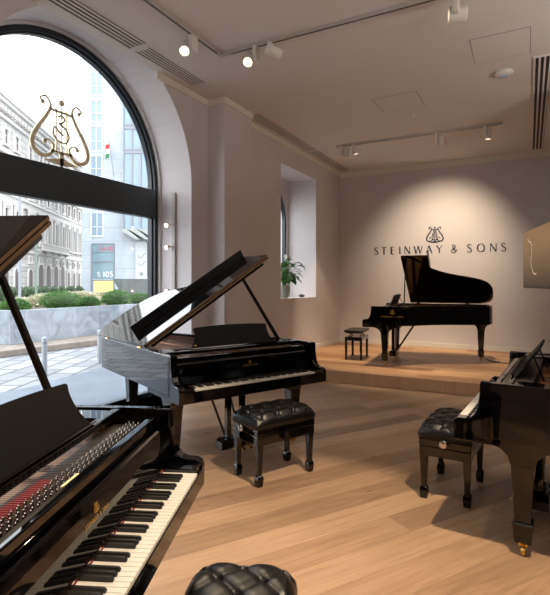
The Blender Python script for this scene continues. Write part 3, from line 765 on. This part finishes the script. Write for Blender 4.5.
def make_bench(hx=.30, hy=.19, z0=.435, zt=.565, label='', loc=(0, 0, 0), rz=0):
    t = thing('piano_bench', label, 'bench', loc, rz, 'tufted black leather piano benches')
    px, py = .165, .155
    seat = obj('cushion', tuft(hx, hy, z0, zt, 96, 64, px, py), LEATH, t, smooth=True)
    # buttons where both creases cross
    for m in range(-5, 6):
        for n in range(-5, 6):
            a, b = pi*(m+.5), pi*(n+.5); x = (a+b)/(2*pi)*px; y = (a-b)/(2*pi)*py
            if abs(x) < hx-.03 and abs(y) < hy-.03:
                bm = BM(); lathe(bm, [(.002, .008), (.008, .005), (.010, 0), (.008, -.006)], 10)
                dome = (1-(x/hx)**4*.25)*(1-(y/hy)**4*.25)
                obj('button', bm, LEATH, seat, smooth=True, loc=(x, y, z0+(zt-z0)*dome-.04))
    bm = BM(); box(bm, -hx+.012, hx-.012, -hy+.012, hy-.012, z0-.05, z0)
    obj('seat_frame', bm, BLACK, t, bevel=.004)
    bm = BM(); box(bm, -hx+.014, hx-.014, -hy+.014, hy-.014, z0-.12, z0-.052); obj('apron', bm, BLACK, t, bevel=.004)
    for sx in (-1, 1):
        for sy in (-1, 1):
            bm = BM(); taper(bm, 0, 0, [(.08, .017, .017), (z0-.11, .026, .026)])
            lg = obj('leg', bm, BLACK, t, bevel=.003, loc=(sx*(hx-.045), sy*(hy-.042), 0))
            bm = BM(); taper(bm, 0, 0, [(0, .023, .023), (.06, .029, .029), (.082, .024, .024), (.09, .018, .018)]); obj('spade_foot', bm, BLACK, lg, bevel=.004)
    for s in (-1, 1):
        M = Matrix.Translation((s*(hx-.002), -.0, z0-.01)) @ Matrix.Rotation(radians(90*s), 4, 'Y')
        bm = BM(); lathe(bm, [(.012, 0), (.012, .018), (.026, .02), (.029, .026), (.026, .034), (.010, .036)], 8, M); obj('knob', bm, CHROME, t)
    return t
from math import atan2
def loc_of(P, u, v, z=0):
    X, Y = P.location.x, P.location.y; t = P.rotation_euler.z
    return (X+u*cos(t)-v*sin(t), Y+u*sin(t)+v*cos(t), z)
make_bench(label='tufted black bench pulled up to the middle piano', loc=loc_of(PB, .02, -.155), rz=PB.rotation_euler.z)
make_bench(label='tufted black bench cut by the bottom edge, in front of the nearest piano', loc=loc_of(PA, .03, -.25), rz=PA.rotation_euler.z)
make_bench(label='tufted black bench tucked half under the keyboard of the right piano', loc=loc_of(PD, -.065, -.17), rz=PD.rotation_euler.z)
# flat adjustable bench on the stage
def stage_bench(loc, rz):
    t = thing('adjustable_bench', 'small flat-topped black bench on the platform before the stage piano', 'bench', loc, rz)
    bm = BM(); box(bm, -.29, .29, -.17, .17, .485, .53); obj('seat_pad', bm, LEATH, t, bevel=.015, seg=3)
    bm = BM(); box(bm, -.26, .26, -.13, .13, .468, .485); obj('seat_board', bm, BLACKM, t)
    bm = BM()
    for s in (-1, 1):
        tube(bm, [(-.18, s*.11, .405), (.18, s*.11, .47)], .009, 6); tube(bm, [(.18, s*.10, .405), (-.18, s*.10, .47)], .009, 6)
    obj('lift_linkage', bm, BLACKM, t)
    bm = BM(); box(bm, -.27, .27, -.155, .155, .34, .405); obj('apron', bm, BLACK, t, bevel=.004)
    for sx in (-1, 1):
        for sy in (-1, 1):
            bm = BM(); taper(bm, sx*.245, sy*.135, [(0, .017, .017), (.36, .022, .022)]); obj('leg', bm, BLACK, t, bevel=.003)
    M = Matrix.Translation((.27, 0, .375)) @ Matrix.Rotation(radians(90), 4, 'Y')
    bm = BM(); lathe(bm, [(.01, 0), (.01, .02), (.026, .022), (.026, .04)], 10, M); obj('knob', bm, BLACKM, t)
stage_bench(loc_of(PC, .09, -.25, ST), PC.rotation_euler.z)

# cables by the stage piano's rear leg
bm = BM()
c0 = loc_of(PC, -.45, 1.86)
tube(bm, [(c0[0], c0[1], ST+.60), (c0[0]+.01, c0[1]+.01, ST+.3), (c0[0]+.03, c0[1]+.02, ST+.06), (c0[0]+.12, c0[1]-.02, ST+.012), (c0[0]+.3, c0[1]-.1, ST+.012), (c0[0]+.16, c0[1]-.2, ST+.012), (c0[0]+.5, c0[1]-.16, ST+.012)], .008, 6)
tag(obj('power_cable', bm, CABLE), 'black cable trailing from the rear leg of the stage piano', 'cable')

# ------------------------------------------------------------------ sill plant and stone
pt = thing('potted_plant', 'leafy white-flowered plant in a pale green pot on the window sill', 'potted plant', (-4.16, 8.24, WZ0+.0))
bm = BM(); lathe(bm, [(.05, 0), (.075, .02), (.092, .09), (.09, .15), (.078, .19), (.07, .19), (.07, .17)], 28); obj('pot', bm, POT, pt, smooth=True)
bm = BM(); lathe(bm, [(.069, .165), (.069, .172)], 20); obj('soil', bm, SOIL, pt)
rnd = random.Random(3)
def leaf(bm, base, d, l, w, droop):
    d = d.normalized(); side = d.cross(Vector((0, 0, 1)))
    side = side.normalized() if side.length > .05 else Vector((1, 0, 0))
    rows = []
    for k in range(7):
        s = k/6; wd = w*sin(pi*min(1, s*.92+.06))**.8 if k < 6 else .0015
        c = base + d*l*s + Vector((0, 0, -droop*l*s*s))
        rows.append([bm.verts.new(c - side*wd + Vector((0, 0, .12*wd))), bm.verts.new(c-Vector((0, 0, .2*wd))), bm.verts.new(c + side*wd + Vector((0, 0, .12*wd)))])
    for a, b in zip(rows, rows[1:]):
        bm.faces.new((a[0], a[1], b[1], b[0])); bm.faces.new((a[1], a[2], b[2], b[1]))
bl, bs, bf = BM(), BM(), BM()
for k in range(64):
    az = rnd.uniform(0, 2*pi); rr_ = rnd.uniform(.04, .26); hz = rnd.uniform(.24, .56)
    tip = Vector((rr_*cos(az)*.75, rr_*sin(az)*1.15+.03, hz))
    tube(bs, [(0, 0, .17), (tip.x*.4, tip.y*.4, .17+(hz-.17)*.7), tip], .0025, 5)
    leaf(bl, tip, Vector((cos(az), sin(az), rnd.uniform(-.5, .5))), rnd.uniform(.09, .14), rnd.uniform(.036, .052), rnd.uniform(.2, .8))
for k in range(5):
    tip = Vector((rnd.uniform(-.05, .08), rnd.uniform(-.1, .12), rnd.uniform(.5, .6)))
    tube(bs, [(0, 0, .17), tip], .0025, 5); leaf(bf, tip, Vector((rnd.uniform(-.3, .3), rnd.uniform(-.3, .3), 1)), .075, .022, .1)
pt.scale = (1.28, 1.28, 1.33); obj('foliage', bl, LEAF, pt, smooth=True); obj('stems', bs, LEAF, pt); obj('flowers', bf, WHITEF, pt, smooth=True)
bm = BM(); bmesh.ops.create_icosphere(bm, subdivisions=3, radius=.06)
for v in bm.verts:
    v.co *= 1+.12*noise.noise(v.co*20); v.co.z = max(v.co.z*.55, -.03); v.co.y *= 1.3
tag(obj('sill_stone', bm, mat('dark_stone', (58, 60, 66), .6), smooth=True, loc=(-4.1, 8.92, WZ0+.031)), 'small dark stone on the white window sill beside the plant', 'stone')

# ------------------------------------------------------------------ outdoors
G0 = -.1
o = struct('ground', boxb(-160, 60, -60, 160, G0-.3, G0-.06), SQUARE)
edge = cr([(-7.35, -12), (-7.3, -4), (-7.2, 2), (-7.05, 4.4), (-7.02, 5.0), (-7.2, 5.7), (-7.3, 6.4), (-7.6, 7.4), (-8.2, 9.2), (-9.2, 12), (-9.6, 22)], 4)
def strip(bm, e, xo, z0, z1):
    for p, q in zip(e, e[1:]):
        vs = [bm.verts.new(v) for z in (z0, z1) for v in ((p[0], p[1], z), (xo, p[1], z), (xo, q[1], z), (q[0], q[1], z))]
        bm.faces.new(vs[4:]); bm.faces.new(vs[:4][::-1]); bm.faces.new((vs[0], vs[3], vs[7], vs[4])); bm.faces.new((vs[1], vs[5], vs[6], vs[2]))
bm = BM(); strip(bm, edge, -4.62, G0-.05, G0); struct('ground', bm, ASPH)
bm = BM(); strip(bm, edge, -16, G0-.05, G0-.004); struct('ground', bm, COBB)
bm = BM(); strip(bm, [(-10.33, 6.2), (-10.12, 9.1), (-9.9, 12), (-9.7, 20)], -15.5, G0-.004, .05)
tag(obj('stone_kerb', bm, KERB, bevel=.02), 'brown granite step around the base of the marble planter', 'kerb')
pln = thing('marble_planter', 'long waist-high planter clad in grey marble slabs', 'planter', (-11.1, 7.26, .05))
bm = BM()
for a in ((-4.3, 0, 0, .12), (-4.3, 0, 12.4, 12.52), (-.12, 0, .12, 12.4), (-4.3, -4.18, .12, 12.4)): box(bm, *a, 0, .83)
obj('wall_slabs', bm, MARBLE, pln, bevel=.006)
obj('soil', boxb(-4.18, -.12, .12, 12.4, .1, .74), SOIL, pln)

def bush(name, label, cat, loc, rx, ry, rz, nleaf, ls, m, grp, seed):
    r = random.Random(seed); t = thing(name, label, cat, loc, 0, grp)
    bm = BM(); bmesh.ops.create_icosphere(bm, subdivisions=3, radius=.86)
    for v in bm.verts:
        k = 1+.12*noise.noise(v.co*2.5+Vector((seed, 0, 0))); v.co = Vector((v.co.x*rx*k, v.co.y*ry*k, rz+v.co.z*rz*k))
    obj('inner_twigs', bm, mat('shrub_inner', (56, 74, 42), .9) if 'shrub_inner' not in bpy.data.materials else bpy.data.materials['shrub_inner'], t, smooth=True)
    bm = BM()
    for k in range(nleaf):
        z = r.uniform(-1, 1); a = r.uniform(0, 2*pi); s = math.sqrt(1-z*z); n_ = Vector((s*cos(a), s*sin(a), z))
        kk = (1+.12*noise.noise(n_*2.5+Vector((seed, 0, 0))))*r.uniform(.84, 1.05)
        p = Vector((n_.x*rx*kk, n_.y*ry*kk, rz+n_.z*rz*kk))
        d = (n_+Vector((r.uniform(-.5, .5), r.uniform(-.5, .5), r.uniform(-.3, .6)))).normalized()
        sd = d.cross(Vector((r.uniform(-1, 1), r.uniform(-1, 1), r.uniform(-1, 1))))
        if sd.length < .05: continue
        sd.normalize(); l = ls*r.uniform(.6, 1.2)
        vs = [bm.verts.new(q) for q in (p, p+d*l*.5+sd*l*.28, p+d*l, p+d*l*.5-sd*l*.28)]; bm.faces.new(vs)
    obj('foliage', bm, m, t)
def at(px, X):
    k = (px-275)/479.34; dx = -sin(A0)+k*cos(A0); dy = cos(A0)+k*sin(A0); d = X/dx; return dy*d
bs_ = [(15, .34, .16, 'small clipped box bush at the left end of the planter'), (61, .50, .245, 'largest round clipped box bush in the marble planter'),
       (88.5, .32, .16, 'low clipped box bush between the two big round ones'), (117, .42, .25, 'round clipped box bush right of the low one'), (141, .36, .19, 'clipped box bush nearest the window jamb')]
for i, (px, rx, rz, lb) in enumerate(bs_):
    bush('box_bush', lb, 'bush', (-11.75, at(px, -11.75), .78), rx*1.03, rx*1.03, rz*1.06, 4200, .036, BUSHM, 'clipped bushes in the planter', i+2)
for i, (px, X, rx, rz, lb) in enumerate([(48, -14.2, .9, .32, 'straw-green grassy shrub behind the largest clipped bush'), (78, -14.4, 1.1, .36, 'straggly pale shrub behind the low clipped bush'), (108, -14.6, 1.0, .34, 'pale shrub behind the right clipped bushes'), (22, -14.3, .6, .22, 'pale low shrub behind the small left bush')]):
    bush('loose_shrub', lb, 'bush', (X, at(px, X), .72), .45, rx*.7, rz*.62, 1500, .13, GRASSM, 'loose shrubs behind the clipped bushes', 20+i)
# dark hedge balls across the square
for i in range(10):
    px = 2+i*8.6; d = 42+i*1.5; k = (px-275)/479.34; X = d*(-sin(A0)+k*cos(A0)); Y = d*(cos(A0)+k*sin(A0))
    bush('hedge_shrub', 'dark rounded shrub in the far row before the palace', 'bush', (X, Y, G0-.06), .42, .42, .62, 450, .25, BUSHD, 'dark shrubs in a row before the palace', 40+i)

# bollards and poles
def bollard(x, y, h, label):
    t = thing('bollard', label, 'bollard', (x, y, G0-.004), 0, 'steel bollards on the street')
    bm = BM(); lathe(bm, [(.048, 0), (.048, h-.05), (.045, h-.02), (.03, h)], 16); obj('post', bm, BOLL, t, smooth=False)
    bm = BM(); lathe(bm, [(.052, h-.12), (.052, h-.09)], 16); obj('band', bm, STEEL, t)
bollard(-7.687, 5.678, .69, 'grey steel bollard seen behind the nearest piano prop')
bollard(-7.83, 7.06, .69, 'grey steel bollard half hidden by the tail of the middle piano')
def dirp(px, d): k = (px-275)/479.34; return (d*(-sin(A0)+k*cos(A0)), d*(cos(A0)+k*sin(A0)))
x, y = dirp(19.8, 30); t = thing('street_pole', 'tall blue-grey street pole in front of the palace', 'pole', (x, y, G0-.06))
bm = BM(); lathe(bm, [(.10, 0), (.085, .6), (.07, 7.4)], 12); obj('shaft', bm, STEEL, t)
bm = BM(); box(bm, -.22, -.06, -.02, .02, 2.4, 2.9); obj('notice_board', bm, STEEL, t)
x, y = dirp(36.3, 30); t = thing('street_pole', 'shorter green-grey pole to the right of the tall one', 'pole', (x, y, G0-.06))
bm = BM(); lathe(bm, [(.09, 0), (.07, .7), (.055, 4.6)], 12); obj('shaft', bm, mat('green_pole', (92, 108, 98), .5), t)
bm = BM(); tube(bm, [dirp(-20, 38)+(17.6,), dirp(30, 40)+(18.0,), dirp(100, 44)+(18.9,)], .02, 5)
tag(obj('overhead_wire', bm, STEEL), 'thin overhead wire crossing the white sky', 'wire')

# palace: local x along the facade, local -y towards the street (we look at it from there), origin P0
ang = atan2(.8235, -.5673)
pal = thing('palace_building', 'ornate white stone palace with arched ground floor windows and heavy cornice', 'building', (-50.68, 32.02, 0), ang)
# facade faces the camera: which side is it on?
inv = Matrix.Rotation(-ang, 4, 'Z') @ Matrix.Translation((50.68, -32.02, 0))
FS = 1 if (inv @ Vector((0, 0, 0))).y > 0 else -1          # outward side in local y
def fy(a, b): return tuple(sorted((FS*a, FS*b)))
PX0, PX1 = -14, 62
bm = BM(); box(bm, PX0, PX1, *fy(-14, 0), -.16, 20.6); obj('wall', bm, PALST, pal)
bm = BM()
for z0, z1, d in ((20.6, 20.9, .5), (20.9, 21.3, .9), (21.3, 21.55, 1.15), (19.6, 20.0, .25), (15.9, 16.35, .35), (14.0, 14.4, .45), (10.6, 11.3, .3), (11.3, 11.6, .5), (4.9+.35, 5.6, .25), (0, .9, .2), (3.55, 3.8, .12)):
    box(bm, PX0, PX1, *fy(0, d), z0, z1)
for k in range(int((PX1-PX0)/.9)): box(bm, PX0+k*.9, PX0+k*.9+.4, *fy(0, .75), 20.15, 20.6)
obj('cornice', bm, PALTR, pal)
bm = BM(); box(bm, PX0, PX1, *fy(-.3, .1), 21.55, 22.3); obj('parapet', bm, PALTR, pal)
def arched(w, h, n=10):
    return [(-w/2, 0), (w/2, 0)] + [(w/2*cos(pi*k/n), h-w/2+w/2*sin(pi*k/n)) for k in range(n+1)]
cache = {}
def palwin(s, z, w, h, arch, ped=False):
    key = (w, h, arch, ped)
    if key not in cache:
        bm = BM(); fr = .22
        if arch:
            o_, i_ = arched(w+2*fr, h+fr), arched(w, h)
            prism(bm, o_, 'y', *fy(0, .16))
        else:
            box(bm, -w/2-fr, -w/2, *fy(0, .22), 0, h); box(bm, w/2, w/2+fr, *fy(0, .22), 0, h); box(bm, -w/2-fr, w/2+fr, *fy(0, .25), h, h+.25)
            box(bm, -w/2-fr-.1, w/2+fr+.1, *fy(0, .4), -.22, 0)
            if ped: prism(bm, [(-w/2-.5, h+.25), (w/2+.5, h+.25), (0, h+.85)], 'y', *fy(0, .35))
            box(bm, -.04, .04, *fy(.02, .06), 0, h); box(bm, -w/2, w/2, *fy(.02, .06), h*.62, h*.62+.08)
        fo = obj('window', bm, PALTR, pal)
        bm = BM()
        if arch: prism(bm, arched(w, h), 'y', *fy(.02, .175))
        else: box(bm, -w/2, w/2, *fy(0, .03), 0, h)
        po = obj('pane', bm, PANE, fo); cache[key] = (fo, po); fo.location = (s, 0, z); return
    fo, po = cache[key]; f2 = fo.copy(); C.objects.link(f2); f2.location = (s, 0, z); p2 = po.copy(); C.objects.link(p2); p2.parent = f2
bays = [-4.4, -1.6, 1.2, 4.1, 8.2, 11.7, 14.5, 17.6, 20.6, 23.5, 26.3, 29.1, 32]
for s in bays:
    door = 10 < s < 22
    palwin(s, .95, 1.7 if door else 1.1, 3.0 if door else 2.3, True)
    palwin(s, 4.25-.1, .62, .62, False)
    palwin(s, 6.6, 1.0, 3.3, False, True)
    palwin(s, 12.0, 1.0, 1.6, False)
    palwin(s, 16.9, 1.0, 1.7, False)
for i, s in enumerate(bays):
    nx_ = bays[i+1] if i+1 < len(bays) else s+2.9
    for dx in (-.75, .75):
        bm = BM(); M = Matrix.Translation((s+dx*1.25, FS*.28, 6.2)); lathe(bm, [(.26, 0), (.26, .25), (.19, .3), (.17, 4.0), (.27, 4.3), (.27, 4.4)], 10, M); obj('column', bm, PALTR, pal)
bm = BM(); box(bm, 10.2, 21.8, *fy(0, .9), 5.8, 6.02)
for k in range(30): box(bm, 10.3+k*.385, 10.3+k*.385+.16, *fy(.7, .85), 6.02, 6.65)
box(bm, 10.2, 21.8, *fy(.66, .9), 6.65, 6.8)
for k in range(5): prism(bm, [(FS*0, 5.1), (FS*.8, 5.8), (FS*0, 5.8)], 'x', 10.5+k*2.7, 10.9+k*2.7)
obj('balcony', bm, PALTR, pal)

# modern marble building: plane parallel to the picture, 58 m out
D_ = 58; S_PX = D_/479.34
mb = thing('office_building', 'pale marble-clad office block with tall shop window and steel bay windows', 'building', (-sin(A0)*D_, cos(A0)*D_, 0), A0)
def mx_(px): return (px-275)*S_PX
def mz_(py): return CAMH-(py-283)*S_PX
bm = BM(); box(bm, mx_(82), mx_(82)+34, 0, 18, -.16, 33); obj('wall', bm, CLAD, mb)
wins = [(90.8, 102, 72.8, 95), (90.8, 102, 100.6, 121.8), (90.8, 102, 127, 150.7), (90.8, 102, 156, 177), (91.5, 103, 213, 236), (90.8, 102, 44, 67), (90.8, 102, 184, 206)]
for x0, x1, y0, y1 in wins:
    a, b, c, d = mx_(x0), mx_(x1), mz_(y1), mz_(y0)
    bm = BM()
    for q in ((a-.1, a+.06, c, d), (b-.06, b+.1, c, d), (a-.1, b+.1, d-.05, d+.12), (a-.1, b+.1, c-.12, c+.05), ((a+b)/2-.05, (a+b)/2+.05, c, d), (a, b, c+(d-c)*.38, c+(d-c)*.38+.08)): box(bm, q[0], q[1], -.1, .02, q[2], q[3])
    wo = obj('window', bm, mat('white_window_frame', (200, 205, 210), .5) if 'white_window_frame' not in bpy.data.materials else bpy.data.materials['white_window_frame'], mb)
    obj('pane', boxb(a, b, -.03, -.005, c, d), PANEB, wo)
# shop window
a, b, c, d = mx_(92), mx_(114), mz_(292), mz_(244)
bm = BM()
for q in ((a-.1, a+.08, c, d), (b-.08, b+.1, c, d), (a, b, d-.08, d+.1), (a, b, mz_(252.4), mz_(251.6)), (a, b, mz_(262.2), mz_(260.8)), (a, b, mz_(281), mz_(279.8))): box(bm, q[0], q[1], -.12, .02, q[2], q[3])
so = obj('shop_window', bm, STEEL, mb)
obj('pane', boxb(a, b, -.03, -.005, c+1.6, d), mat('shop_pane', (112, 138, 148), .1), so)
obj('lit_interior', boxb(a+.3, b, -.035, -.008, c, mz_(281)), mat('yellow_light', (230, 190, 90), .5, emit=(255, 216, 130), es=.8), so)
def ftext(txt, px, py, hpx, m, nm):
    bm = BM(); M = Matrix(((1, 0, 0, mx_(px)), (0, 0, -1, -.04), (0, 1, 0, mz_(py)), (0, 0, 0, 1))); put_text(bm, txt, M, hpx*S_PX, .02, .22); obj(nm, bm, m, so)
ftext('GRAD', 106, 250.5, 4.0, mat('red_print', (190, 40, 70), .5), 'red_letters')
ftext('105', 108, 276.8, 5.0, mat('white_print', (240, 235, 225), .5), 'white_number')
ftext('S', 98.7, 276.8, 4.6, bpy.data.materials['white_print'], 'white_number')
ftext('GRAND', 105.5, 266.5, 2.6, mat('grey_print', (60, 70, 80), .5), 'grey_letters') if False else None
# steel bay
for zi, (y0, y1) in enumerate(((60, 96), (98, 128), (130, 152), (154, 190), (192, 231))):
    bm = BM(); c, d = mz_(y1), mz_(y0); a, b = mx_(126), mx_(176)
    box(bm, a, b, -1.2, -1.05, d-.25, d+.1); box(bm, a, b, -1.2, -1.05, c-.1, c+.15); box(bm, a, b, -1.05, 0, c-.1, d+.1)
    k = 0; xx = a
    while xx < b: box(bm, xx, xx+.16, -1.25, -1.05, c, d); xx += 1.02
    wo = obj('bay_window', bm, STEEL, mb); obj('pane', boxb(a+.1, b, -1.1, -1.06, c, d), PANEB, wo)
bm = BM()
for k in range(5):
    x0 = mx_(123)+k*1.15; prism(bm, [(x0, mz_(230.6)), (x0+1.0, mz_(230.6)), (x0+2.5, mz_(240.4)), (x0+2.1, mz_(241))], 'y', -1.9, -.02)
obj('canopy_fin', bm, mat('canopy_grey', (150, 154, 150), .6), mb)
obj('entrance_panel', boxb(mx_(136), mx_(147.5), -.25, 0, 0, mz_(242)), mat('white_panel', (186, 190, 192), .6), mb)
bm = BM()
for (cx, cy, r) in ((142, 256, 1.0), (142.3, 264, 1.0)):
    ribbon(bm, [(mx_(cx)+x*r, mz_(cy)+y*r, .09) for x, y in cr([(-.5,.1),(-.25,-.2),(0,-.15),(.2,.05),(.45,.35)], 5)], Matrix(((1, 0, 0, 0), (0, 0, -1, -.26), (0, 1, 0, 0), (0, 0, 0, 1))), .02)
disc(bm, mx_(142), mz_(274), .22, Matrix(((1, 0, 0, 0), (0, 0, -1, -.26), (0, 1, 0, 0), (0, 0, 0, 1))), .02)
obj('panel_relief', bm, STEEL, mb)
obj('tall_pane', boxb(mx_(147.6), mx_(151.5), -.2, 0, mz_(277), mz_(243)), PANE, mb)
bm = BM(); x, y = dirp(134, 52)
w_ = thing('granite_wedge', 'dark granite block shaped like an upturned trapezoid before the office block', 'monument', (x, y, 0), A0)
prism(bm, [(-1.05, .35), (-1.95, 2.0), (6.0, 2.0), (5.2, .35)], 'y', -1, 1); prism(bm, [(-.9, -.16), (-.9, .35), (5.0, .35), (5.0, -.16)], 'y', -.8, .8)
obj('body', bm, GRANITE, w_)
# flag
x, y = dirp(111.3, 56.8)
fg = thing('wall_flag', 'small red white and green flag on a pole on the office block', 'flag', (x, y, mz_(177)), A0)
bm = BM(); tube(bm, [(0, .9, 0), (-.25, 0, 3.9)], .035, 6); obj('pole', bm, STEEL, fg)
for i, (nm, cc) in enumerate((('red', (170, 40, 50)), ('white', (215, 215, 215)), ('green', (40, 110, 70)))):
    bm = BM(); z0 = 3.7-i*.55
    G = [[bm.verts.new((-.25-.5*s/4+.05*sin(s*2), .05*sin(s*1.7), z0-.55*t+(-.25*s/4))) for t in (0, 1)] for s in range(5)]
    for s in range(4): bm.faces.new((G[s][0], G[s+1][0], G[s+1][1], G[s][1]))
    o = obj('flag_stripe', bm, mat('flag_'+nm, cc, .8), fg); o['label'] = nm+' stripe'

# ------------------------------------------------------------------ world, camera
w = bpy.data.worlds.new('overcast'); scene.world = w; w.use_nodes = True
bg = w.node_tree.nodes['Background']; bg.inputs[0].default_value = (.90, .955, 1.0, 1); bg.inputs[1].default_value = 3.2
cam = bpy.data.cameras.new('camera'); co = bpy.data.objects.new('camera', cam); C.objects.link(co)
co.location = (0, 0, CAMH); co.rotation_euler = (pi/2, 0, A0)
cam.sensor_fit = 'HORIZONTAL'; cam.sensor_width = 36; cam.lens = 36*479.34/550; cam.shift_y = -14.5/550
cam.clip_start = .05; cam.clip_end = 400
scene.camera = co
vs = scene.view_settings
vs.view_transform = 'Standard'; vs.look = 'None'; vs.gamma = 1; vs.exposure = 0.65; vs.use_curve_mapping = False
